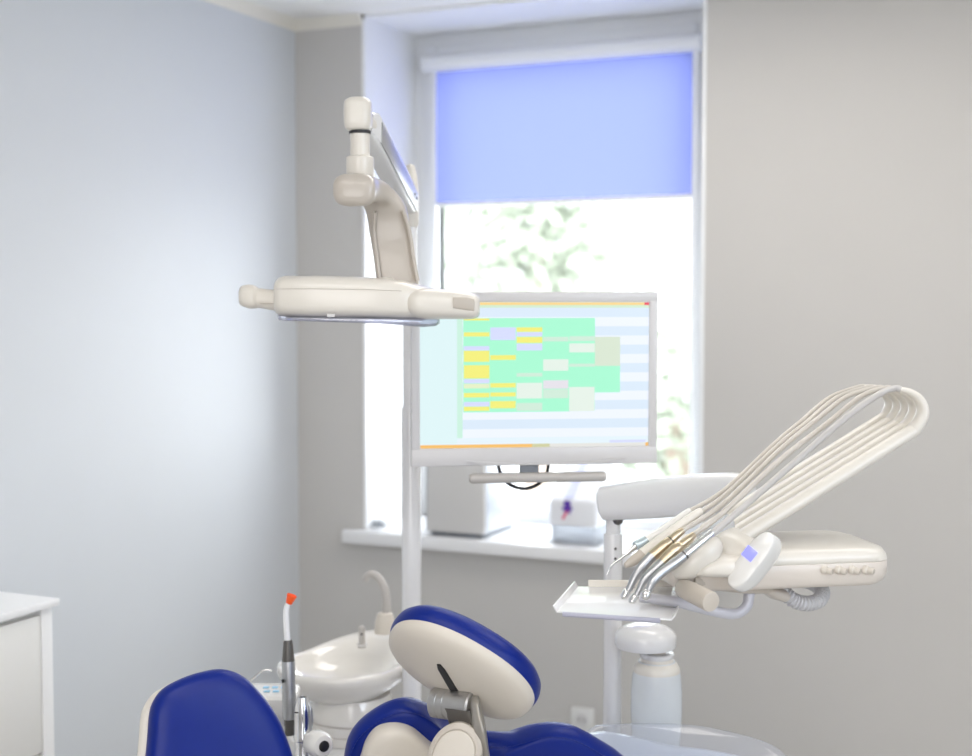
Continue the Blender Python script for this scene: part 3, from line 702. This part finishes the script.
b = B(); b.loft([(h1 + U * .020 + hx * .002, hx * 4 * kh, F * 6 * kh, 2.5), (h1 + U * .012 + hx * .002, hx * 6 * kh, F * 13 * kh, 3), (h1 + hx * .003, hx * 7 * kh, F * 16 * kh, 3), (P(479, 728, HD - .026), hx * 8 * kh, F * 15 * kh, 4), (P(483, 757, HD - .01), hx * 8 * kh, F * 13 * kh, 4), (P(488, 790, HD + .02), hx * 8 * kh, F * 13 * kh, 4)], n=32, sub=3); b.build('side_plate', M['armt'], t)
# round cover
cc = P(453.5, 756, HD - .045); cn = (-F * .93 - R * .22 + U * .15).normalized(); ca = (R * .9 - U * .44).normalized(); ca = (ca - cn * ca.dot(cn)).normalized(); cb = cn.cross(ca)
b = B(); b.loft([(cc - cn * .022, ca * 26 * kh, cb * 33 * kh, 2.1), (cc - cn * .004, ca * 26 * kh, cb * 33 * kh, 2.1), (cc, ca * 24 * kh, cb * 30.5 * kh, 2.1), (cc + cn * .001, ca * 21 * kh, cb * 27 * kh, 2.1), (cc - cn * .001, ca * 20.5 * kh, cb * 26.5 * kh, 2.1)], n=48); cv_ = b.build('hinge_cover', M['creamd2'], t)
b = B(); b.loft([(cc - cn * .002, ca * 20 * kh, cb * 26 * kh, 2.1), (cc + cn * .001, ca * 19.5 * kh, cb * 25.5 * kh, 2.1), (cc + cn * .0025, ca * 14 * kh, cb * 19 * kh, 2.1)], n=48); b.build('cover_disc', M['shell'], cv_)
# backrest cushion (traced in its own leaning plane) and shell
bn = (-F * .95 - U * .30 + R * .05).normalized()            # back side, facing the viewer and down
bc0 = P(485, 735, 2.42)
bo = [(338, 800), (343, 757), (347, 738), (356, 724), (370, 712), (386, 703), (402, 699.5), (417, 703), (432, 712), (446, 725), (466, 731), (490, 732), (515, 734), (532, 730), (548, 726), (562, 725.5), (577, 728), (592, 735), (607, 744), (622, 754), (640, 772), (650, 800), (640, 860), (500, 880), (360, 860)]
bp_ = spline([on_plane(x, y + 10, bc0, bn) for x, y in bo], 4)
b = B(); b.cushion(bp_, bn, [(.08, -.060), (.03, -.056), (.01, -.048), (.001, -.036), (0, -.026), (.003, -.014), (.010, -.004), (.022, .001), (.05, .004), (.09, .005)]); b.build('backrest_cushion', M['blue'], t, smooth=60)
# stitched seam near the edge
cen = sum(bp_, V((0, 0, 0))) / len(bp_)
b = B()
for i, p in enumerate(bp_[4:76]):
    if i % 1 == 0:
        dd = (cen - p).normalized(); q = p + dd * .012 - bn * .0015
        nx = bp_[5 + i] - p
        b.box(q, nx * .3, dd * .0008, bn * .001)
b.build('seam', M['blue'], t)
so_ = [(355, 790), (361, 762), (366, 748), (375, 737.5), (387, 732.5), (400, 732), (412, 735.5), (422, 743), (432, 751), (448, 758), (470, 768), (520, 775), (545, 800), (530, 850), (440, 860), (370, 850)]
c2 = bc0 + bn * .03
sp_ = spline([on_plane(x, y, c2, bn) for x, y in so_], 4)
b = B(); b.cushion(sp_, bn, [(0, -.035), (0, -.01), (.002, -.004), (.008, .001), (.02, .003), (.05, .004)]); b.build('backrest_shell', M['shell'], t, smooth=60)
# leg section beyond the backrest, under a clear cover
b = B()
lo = [(575, 775), (585, 742), (600, 731.5), (640, 735), (690, 743), (722, 749.5), (748, 757), (765, 775), (740, 830), (600, 830)]
lc = P(660, 745, 2.62); ln = (U * .93 - F * .36).normalized()
ltop = [(560, 745), (589, 729), (620, 731), (664, 739), (721, 749), (752, 757), (790, 772), (770, 800), (560, 800)]
lp = spline([on_plane(x, y, lc, ln) for x, y in ltop], 4)
b.cushion(lp, ln, [(.03, -.07), (.004, -.06), (0, -.03), (.002, -.012), (.012, -.002), (.03, 0), (.06, .001)]); b.build('leg_cushion', M['leg'], t, smooth=60)
fo = [(560, 760), (589, 729.5), (606, 726), (629, 724.5), (681, 724.5), (702, 726.5), (721, 730.5), (742, 735.5), (759, 740.5), (774, 747), (784, 754), (792, 768), (760, 800), (580, 800)]
lc2 = P(660, 745, 2.60); ln2 = (U * .80 - F * .60).normalized()
fp = spline([on_plane(x, y, lc2, ln2) for x, y in fo], 4)
fcen = sum(fp, V((0, 0, 0))) / len(fp)
b = B(); b.rings([[p + (fcen - p).normalized() * i_ + ln2 * o_ for p in fp] for i_, o_ in ((0, 0), (.004, .006), (.015, .010), (.04, .012))], False, True)
b.build('clear_cover', M['film'], t, smooth=60)
# frame down to the floor
cdir = (R * .862 + F * .507).normalized(); cper = cdir.cross(U)
hcf = V((hc.x, hc.y, 0)); fc = hcf + cdir * .42 + cper * .03
b = B(); b.cushion(rrect(fc, cdir * .36, cper * .17, .06), U, [(.01, 0), (0, .01), (0, .04), (.03, .06), (.12, .065)]); b.build('base_plate', M['lacq'], t)
b = B(); b.loft([(fc + U * .05, cdir * .16, cper * .11, 4), (fc + U * .25, cdir * .12, cper * .09, 4), (fc + U * .58, cdir * .18, cper * .11, 4)], n=32); b.build('lift_column', M['white'], t)
b = B(); b.cushion(rrect(fc + U * .57, cdir * .30, cper * .16, .05), U, [(.02, 0), (0, .01), (0, .05), (.01, .06), (.05, .062)]); b.build('seat_frame', M['white'], t)
b = B(); b.tube([cen - bn * .03, cen - U * .12, fc + U * .60 - cdir * .2], .035, n=14); b.build('backrest_frame', M['silver'], t)

# ------------------------------------------------------------------ support post, balance arm, bottle
TD = 2.78; kt = k(TD)
pp = P(613, 560, TD); po = V((pp.x, pp.y, 0)); zz = lambda y: P(613, y, TD).z
t = thing('support_post', po, 'white post and thick arm carrying the instrument unit', 'support arm')
b = B(); b.lathe(po, U, [(.045, 0), (.045, .015), (.03, .03), (9.3 * kt, .05), (9.3 * kt, zz(580)), (9.3 * kt, zz(535)), (8.8 * kt, zz(533))], n=32); b.build('post', M['lacq'], t)
b = B(); b.lathe(po, U, [(7.2 * kt, zz(534)), (7.2 * kt, zz(516))], n=28); b.build('neck', M['lacq'], t)
b = B(); b.ball(po + U * zz(519) + R * 4 * kt - F * 5 * kt, R * 5.5 * kt, F * 5 * kt, U * 5 * kt); b.build('pivot', M['dgrey'], t)
for y in (547, 557):
    b = B(); b.lathe(po + U * zz(y) - F * 9.0 * kt + R * 1.5 * kt, -F, [(1.5 * kt, 0), (1.4 * kt, .0012)], n=12); b.build('screw', M['dgrey'], t)
# balance arm
m0, m1 = P(603, 503, TD), P(752, 489, 2.62)
ad = (m1 - m0).normalized(); asd = ad.cross(U).normalized(); aup = asd.cross(ad)
La = (m1 - m0).length
def asec(f, hw, hh, e=3):
    return (m0 + ad * (La * f), asd * hw * kt, aup * hh * kt, e)
b = B(); b.loft([asec(-.018, 6, 7, 2.2), asec(-.010, 11, 12.5, 2.5), asec(.01, 14.5, 16, 2.8), asec(.05, 16, 17.5, 3), asec(.4, 16, 19.5, 3), asec(.8, 15, 18.5, 3), asec(.93, 14, 16, 2.8), asec(1, 10, 11, 2.4)], n=40, sub=3); b.build('balance_arm', M['lacq'], t)
ub = P(745, 545, 2.50)
b = B(); b.tube([m1 - ad * .06, m1 - ad * .05 - U * .05, ub], .02, n=16); b.build('arm_knuckle', M['lacq'], t)
# bottle holder: dome on a collar
bh = P(645.5, 640, 2.74); bo_ = V((bh.x, bh.y, 0)); kb = k(2.74); zb = lambda y: P(645.5, y, 2.74).z
b = B(); b.lathe(bo_, U, [(20 * kb, zb(647)), (29.3 * kb, zb(646.6)), (30.5 * kb, zb(645)), (30.7 * kb, zb(636)), (30 * kb, zb(633.5)), (27.5 * kb, zb(630.5)), (22 * kb, zb(627)), (14 * kb, zb(624.2)), (6 * kb, zb(623)), (.5 * kb, zb(622.8))], n=56); b.build('bottle_holder', M['lacq'], t, smooth=50)
b = B(); b.tube([po + U * zb(641), bo_ + U * zb(641)], 5 * kb, n=16, sub=1); b.build('holder_arm', M['lacq'], t)
# bottle hangs in the holder
bx = P(656.5, 690, 2.74); bo2 = V((bx.x, bx.y, 0)); zw = lambda y: P(656.5, y - 4, 2.74).z
t = thing('water_bottle', bo2 + U * zw(760), 'frosted white water bottle hanging under the domed holder', 'bottle')
b = B(); b.lathe(bo2, U, [(20 * kb, zw(760)), (23 * kb, zw(757)), (24.2 * kb, zw(740)), (25.6 * kb, zw(715)), (25.4 * kb, zw(695)), (24 * kb, zw(678)), (22.4 * kb, zw(672)), (18 * kb, zw(664))], n=44); b.build('body', M['bottle'], t)
b = B(); b.lathe(bo2, U, [(23.2 * kb, zw(675)), (22.8 * kb, zw(671)), (20 * kb, zw(666)), (15.5 * kb, zw(663)), (15 * kb, zw(661))], n=44); b.build('shoulder_ring', M['cream'], t)
b = B(); b.lathe(bo2, U, [(14.5 * kb, zw(662)), (17 * kb, zw(659.5)), (17.5 * kb, zw(657)), (16.5 * kb, zw(656)), (9 * kb, zw(656))], n=36); b.build('neck_flange', M['lacq'], t)
b = B(); b.lathe(bo2, U, [(9 * kb, zw(658)), (9 * kb, zw(646))], n=24); b.build('neck', M['creamd'], t)

# ------------------------------------------------------------------ delivery unit
r20 = math.radians(10)
A = R * math.cos(r20) + F * math.sin(r20); Bk = -R * math.sin(r20) + F * math.cos(r20)
c0 = P(674, 595, 2.21)
ub = c0 + A * .195 + Bk * .10
t = thing('delivery_unit', ub, 'cream instrument delivery unit with knobs and five curved whip arms', 'delivery unit')
oA, oB = .195, .10
out = rrect(ub, A * oA, Bk * oB, .045)
b = B(); b.cushion(out, U, [(.05, 0), (.016, .002), (.005, .009), (0, .020), (0, .041), (.0015, .0425)]); b.build('base_shell', M['yoke'] if False else mat('unit_base_beige', (.68, .62, .56), .35, coat=.2), t, smooth=60)
b = B(); b.cushion(out, U, [(.003, .042), (.0, .0435), (.002, .052), (.010, .062), (.03, .067), (.06, .0685), (.09, .069)]); b.build('lid', M['cream'], t, smooth=60)
# row of knobs on the front
for px in (829, 843, 857, 870.5):
    q = on_plane(px + 5, 572, c0 - Bk * .012, Bk)
    ku = (A * .66 - Bk * .74 - U * .10).normalized()
    b = B(); b.lathe(q - ku * .020, ku, [(.0076, 0), (.0076, .0055), (.0068, .0068), (.0054, .0075), (.0054, .0165), (.0048, .0172), (.001, .0174)], n=20); kb_ = b.build('knob', M['shell'], t)
    b = B(); b.lathe(q - ku * .0028, ku, [(.0042, 0), (.0042, .0006)], n=16); b.build('knob_end_shade', M['creamd'], kb_)  # beige knob and darker end disc put the knob's shading into colour
# hub under the whips
b = B(); b.loft([(P(690, 570, 2.23), Bk * .035, U * .006, 2.6), (P(697, 565, 2.24), Bk * .055, U * .014, 2.8), (P(714, 561, 2.26), Bk * .075, U * .020, 3), (P(735, 559, 2.28), Bk * .08, U * .020, 3), (P(752, 560, 2.29), Bk * .07, U * .010, 3)], n=40, sub=3); b.build('front_shoulder', M['cream'], t)
b = B(); b.ball(P(728, 549, 2.285), A * 29 * k(2.28), Bk * .075, U * 22 * k(2.28), n=36); b.build('whip_hub', M['cream'], t)
ea = (R * .80 + U * .60).normalized(); eb = ea.cross(F).normalized()
b = B(); b.ball(P(697, 558, 2.215), eb * 16.5 * k(2.2), F * .028, ea * 30 * k(2.2), n=36); b.build('instrument_rest', M['cream'], t)
b = B(); b.tube([P(703, 541, 2.27), P(716, 530, 2.28), P(727, 522, 2.30)], [.016, .02, .016], n=18); b.build('clear_collar', M['clear'], t)
# display pod
pc = P(750.5, 560, 2.18); kp = k(2.18)
pa = (R * .62 + U * .78).normalized(); pn = (-F * .74 - R * .54 + U * .36).normalized(); pa = (pa - pn * pa.dot(pn)).normalized(); pw = pn.cross(pa)
def prr(s, off): return (pc + pn * off, pa * 34 * kp * s, pw * 11.8 * kp * s, 2.7)
b = B(); b.loft([prr(.6, -.046), prr(.86, -.043), prr(.96, -.034), prr(1, -.026), prr(1, -.010), prr(.985, -.002), prr(.95, .001), prr(.90, .002), prr(.4, .003)], n=48); pod = b.build('display_pod', M['white'], t)
lc_ = on_plane(749.5, 553.5, pc + pn * .0032, pn)
b = B(); b.box(lc_, pa * 6 * kp, pw * 6.6 * kp, pn * .0008, .0003); b.build('display', M['lcd'], pod)
# whips and their hooked ends
hoses = []
for j in range(5):
    dd = .033 * j; ox, oy = -7.6 * j, -2.7 * j
    q0 = P(735 + ox, 541.5 + oy, 2.262 + dd); q1 = P(912 + ox, 431 + oy, 2.36 + dd)
    rad = .0122
    dv = (q1 - q0).normalized(); sd2 = dv.cross(U).normalized(); up2 = sd2.cross(dv).normalized()
    b = B(); b.loft([(q0, sd2 * .0148, up2 * rad * .9, 2.0), (q0 + dv * .02, sd2 * .0148, up2 * rad, 2.0), (q1, sd2 * .0148, up2 * rad, 2.0)], n=28); wa = b.build('whip_arm', M['cream'], t)
    sw_ = []
    pxs = [(912, 431), (918.5, 423.5), (922.5, 414), (922, 405), (917, 397), (908.5, 391.5), (899, 389.3)]
    cpts = spline([P(x - (7.6 + 1.3 * i / 6) * j, y - (2.6 - 2.0 * i / 6) * j, 2.36 + dd) for i, (x, y) in enumerate(pxs)], 4, closed=False)
    for i, c in enumerate(cpts):
        tn = (cpts[min(i + 1, len(cpts) - 1)] - cpts[max(i - 1, 0)]).normalized(); nr = tn.cross(sd2).normalized()
        if i == 0: nr = up2 if nr.dot(up2) > 0 else -up2
        w = i / (len(cpts) - 1); th = rad * (1 - .66 * w ** 1.3); wd = .0148 * (1 - .60 * w ** 2)
        sw_.append((c, sd2 * wd, nr * th, 2.0))
    b = B(); b.loft(sw_, n=28); b.build('whip_hook', M['cream'], wa)
    hoses.append((cpts[-2], (cpts[-1] - cpts[-3]).normalized()))
# handle lever below and its arm
b = B(); b.tube([P(692, 580, 2.22), P(715, 583, 2.24), P(745, 587, 2.26), P(772, 588, 2.29)], [.010, .012, .011, .009], n=16); b.build('lever_arm', M['creamd'], t)
l0, l1 = P(683, 588, 2.21), P(711, 602, 2.14)
ld = (l1 - l0).normalized()
b = B(); b.lathe(l0, ld, [(.002, -.012), (.008, -.010), (.0135, -.004), (.0155, .004), (.0165, .02), (.0168, (l1 - l0).length - .003), (.0158, (l1 - l0).length), (.0145, (l1 - l0).length + .0005)], n=32)
b.build('lever_handle', M['creamd2'], t)
# tray bracket
b = B(); b.tube([P(752, 580, 2.27), P(749, 596, 2.27), P(746.5, 606, 2.265), P(738, 613, 2.26), P(726, 613.5, 2.25), P(705, 609, 2.24), P(676, 602, 2.24), P(640, 597, 2.25)], 5.4 * k(2.25), n=16); b.build('tray_bracket', mat('bracket_lilac_grey', (.50, .50, .55), .3, coat=.3), t)
# corrugated hose and its fairing
b = B(); b.loft([(P(758, 588, 2.30), Bk * .02, U * .004, 2.4), (P(770, 591, 2.30), Bk * .024, U * .012, 2.4), (P(783, 595, 2.30), Bk * .02, U * .011, 2.4), (P(788, 596, 2.30), Bk * .012, U * .008, 2.4)], n=24); b.build('hose_fairing', M['yoke'], t)
path = spline([P(784, 593, 2.30), P(795, 601, 2.30), P(808, 603.5, 2.305), (P(819, 600, 2.32)), P(822, 591, 2.345), P(812, 583, 2.37), P(800, 580, 2.38)], 16, closed=False)
rad_ = [(.0135 if (i // 2) % 2 == 0 else .0108) * (1 if i > 0 else 1) for i in range(len(path))]
b = B(); b.tube(path, rad_, n=20, sub=1); b.build('corrugated_hose', M['corr'], t, smooth=25)

# ------------------------------------------------------------------ tray
tz = P(620, 608, 2.25).z
cs = [on_z(x, y, tz) for x, y in ((556, 613), (577, 588), (684, 588), (672, 621))]
t = thing('instrument_tray', sum(cs, V((0, 0, 0))) / 4, 'white rectangular instrument tray on the bracket beneath the handpieces', 'tray')
b = B(); b.prism(cs, U * .003, .001); b.build('plate', M['tray'], t)
def lip(a, c, outv, h, m, nm, tk=.003):
    b = B(); b.prism([a + U * .001, c + U * .001, c + U * h + outv, a + U * h + outv], (c - a).cross(U).normalized() * tk, .0008); b.build(nm, m, t)
lip(cs[0], cs[1], -R * .006, .012, M['tray'], 'rim'); lip(cs[1] + R * .02, cs[2] - R * .02, F * .004, .014, M['cream'], 'rim')
lip(cs[2], cs[3], R * .006, .008, M['tray'], 'rim')
fe0, fe1 = cs[0].lerp(cs[3], .06), cs[0].lerp(cs[3], .9)
b = B(); b.tube([fe0 - U * .001, fe1 - U * .001], .0042, n=12, sub=1); b.build('front_edge', M['trayu'], t)

# ------------------------------------------------------------------ the five instruments with their hoses
def inst(j, label, hosepx, hr, hm, parts):
    """hosepx: [(px,py,depth)...] from the hook end to the instrument; parts: (name, material, pts, radii)"""
    start, dirv = hoses[j]
    base = P(*parts[-1][2][-1])
    t = thing('handpiece', base, label, 'handpiece', 'handpieces hanging on the delivery unit')
    pts = [start, start + dirv * .012] + [P(*q) for q in hosepx]
    b = B(); b.tube(pts, hr, n=12, sub=8); b.build('hose', hm, t)
    for nm, m, q, rr_ in parts:
        b = B(); b.tube([P(*w) for w in q], [r * k(2.2) for r in rr_], n=20, sub=5 if len(q) > 2 else 1); b.build(nm, m, t)
    return t
inst(0, 'all chrome handpiece nearest the display pod, hung on a grey hose', [(878, 395, 2.34), (844, 419.5, 2.31), (787, 469, 2.26), (725, 523, 2.18), (709, 536, 2.165)], .0056, M['hose2'],
     [('connector', M['chrome'], [(712, 532.5, 2.167), (706, 538, 2.163), (684, 556, 2.15)], (3.6, 4.2, 4.4)), ('collar', M['dgrey'], [(685.5, 554.5, 2.151), (683.5, 556.5, 2.15)], (4.7, 4.7)),
      ('body', M['steel'], [(684, 556, 2.15), (672, 565, 2.143), (660, 574, 2.136), (652, 583, 2.13), (647.5, 593, 2.128)], (4.8, 5.2, 4.6, 3.8, 3.2)), ('head', M['chrome'], [(648.5, 590.5, 2.128), (647, 593, 2.127), (645, 596.5, 2.126), (643.5, 599, 2.126)], (2.6, 4.6, 4.8, 3.2))])
inst(1, 'gold bodied handpiece between the other gold one and the chrome one', [(861, 396.5, 2.375), (829, 422, 2.34), (780, 460, 2.28), (725, 511, 2.21), (692, 536, 2.185)], .0046, M['hose1'],
     [('connector', M['gold'], [(694, 534.5, 2.187), (689, 539, 2.183), (680, 546, 2.178)], (3.2, 4.2, 4.6)), ('body', M['gold'], [(681, 545.5, 2.178), (676, 549, 2.175), (662, 563, 2.165)], (4.6, 6.2, 5.6)),
      ('neck', M['steel'], [(662.5, 562.5, 2.165), (650, 574, 2.157), (643, 582, 2.153), (639, 590, 2.15), (635, 597, 2.149)], (5.2, 4.6, 3.8, 2.8, 2.6)), ('head', M['chrome'], [(636.5, 595, 2.149), (635, 597, 2.149), (632, 601.5, 2.148), (631.5, 602.5, 2.148)], (3.0, 4.0, 4.0, 3.0))])
inst(2, 'gold bodied handpiece next to the white cone shaped one', [(847, 396.5, 2.41), (821, 416, 2.375), (780, 449.5, 2.32), (725, 502.5, 2.24), (682, 531, 2.205)], .0042, M['hose1'],
     [('connector', M['gold'], [(683, 530.5, 2.206), (678, 534, 2.203), (670, 541, 2.198)], (3.2, 4.0, 4.4)), ('ring', M['dgrey'], [(671, 540, 2.199), (669.5, 541.3, 2.198)], (4.8, 4.8)), ('body', M['gold'], [(670, 541, 2.198), (664, 546, 2.194), (651, 557, 2.186)], (5, 5.8, 5.4)),
      ('neck', M['steel'], [(652, 556, 2.186), (642, 567, 2.18), (635, 577, 2.176), (630, 587, 2.174), (627, 592, 2.173)], (5.4, 5, 4.2, 3.4, 3)), ('head', M['chrome'], [(627.8, 590, 2.173), (627, 591.5, 2.173), (624.3, 596.5, 2.172), (624, 597.3, 2.172)], (3, 4, 4, 3))])
inst(3, 'white cone shaped handpiece with a taupe tip', [(836, 398, 2.45), (805, 423.5, 2.40), (780, 443.5, 2.36), (725, 495, 2.27), (697, 514, 2.24)], .004, M['hose1'],
     [('body', M['cream'], [(701, 511, 2.242), (692, 517, 2.235), (666, 537, 2.222), (642, 555, 2.21)], (3.6, 4.8, 6.2, 6.6)), ('tip', M['creamd'], [(643, 554.3, 2.21), (639, 557.5, 2.208), (630, 563, 2.203), (625, 566, 2.20)], (6.6, 6.2, 4.4, 2.2))])
inst(4, 'scaler handpiece with a thin curved metal tip, furthest from the display pod', [(829, 398, 2.48), (800, 422, 2.43), (775, 443, 2.39), (725, 489.5, 2.30), (688, 512, 2.265)], .004, M['hose1'],
     [('body', M['white'], [(690, 510.5, 2.267), (684, 515, 2.263), (660, 532, 2.25), (646, 540, 2.243)], (3, 4, 4.4, 4.6)), ('collar', mat('collar_pale_blue', (.52, .60, .64), .2, metal=.5), [(647, 539.3, 2.243), (644, 541.5, 2.242), (636.5, 545.5, 2.238), (635, 546.5, 2.237)], (4.7, 5.2, 5.2, 4)),
      ('nozzle', M['chrome'], [(637, 545.5, 2.238), (631, 550.5, 2.235), (627, 554, 2.233)], (3.6, 2.6, 1.7)), ('tip', M['chrome'], [(628, 553, 2.233), (620, 559, 2.23), (613, 564, 2.227), (609.5, 569, 2.225), (607, 575, 2.224)], (1.5, 1.3, 1.2, 1.0, .8))])

# ------------------------------------------------------------------ light
w = bpy.data.worlds.new('World'); S.world = w; w.use_nodes = True
bg = w.node_tree.nodes['Background']; bg.inputs[0].default_value = (.93, .96, 1.0, 1); bg.inputs[1].default_value = 9
def area(name, loc, target, sx, sy, power, col, spread=180):
    l = bpy.data.lights.new(name, 'AREA'); l.shape = 'RECTANGLE'; l.size = sx; l.size_y = sy; l.energy = power; l.color = col; l.spread = math.radians(spread)
    o = bpy.data.objects.new(name, l); COL.objects.link(o); o.location = loc
    o.rotation_euler = (V(target) - V(loc)).to_track_quat('-Z', 'Y').to_euler(); return o
for lx, ly, pw_ in ((-1.05, 3.2, 11), (.5, 2.9, 11), (-.8, .8, 11), (.8, .6, 11)):
    area('ceiling_panel_light', (lx, ly, ZC - .03), (lx, ly, 0), 1.2, .6, pw_, (1, .95, .89))
area('rear_fill', (-.2, YR + .03, 1.6), (-.4, 3, 1.5), 2.4, 1.7, 44, (1, .97, .95))  # added frontal fill lamp; the rear wall has no window
area('side_cool_fill', (XR - .03, 1.0, 1.75), (XL, 1.6, .4), 1.6, 1.5, 38, (.72, .84, 1.0))  # added fill lamp that cools the left wall; the right wall is solid
p = area('daylight_portal', ((ox0 + ox1) / 2, YF + .1, (zs + zt) / 2), ((ox0 + ox1) / 2, 0, (zs + zt) / 2), ox1 - ox0, zt - zs, 1, (1, 1, 1))
p.data.cycles.is_portal = True

# ------------------------------------------------------------------ camera
cd_ = bpy.data.cameras.new('camera'); cam = bpy.data.objects.new('camera', cd_); COL.objects.link(cam)
cam.location = CAM; cam.rotation_euler = CF.to_track_quat('-Z', 'Y').to_euler()
cd_.sensor_width = 36; cd_.lens = FPX * 36 / 972; cd_.clip_start = .05
cd_.dof.use_dof = True; cd_.dof.focus_distance = 2.33; cd_.dof.aperture_fstop = 2.8
S.camera = cam
vs = S.view_settings; vs.view_transform = 'Standard'; vs.look = 'None'; vs.gamma = 1; vs.use_curve_mapping = False; vs.exposure = .16
try:
    S.cycles.use_denoising = True
except Exception: pass
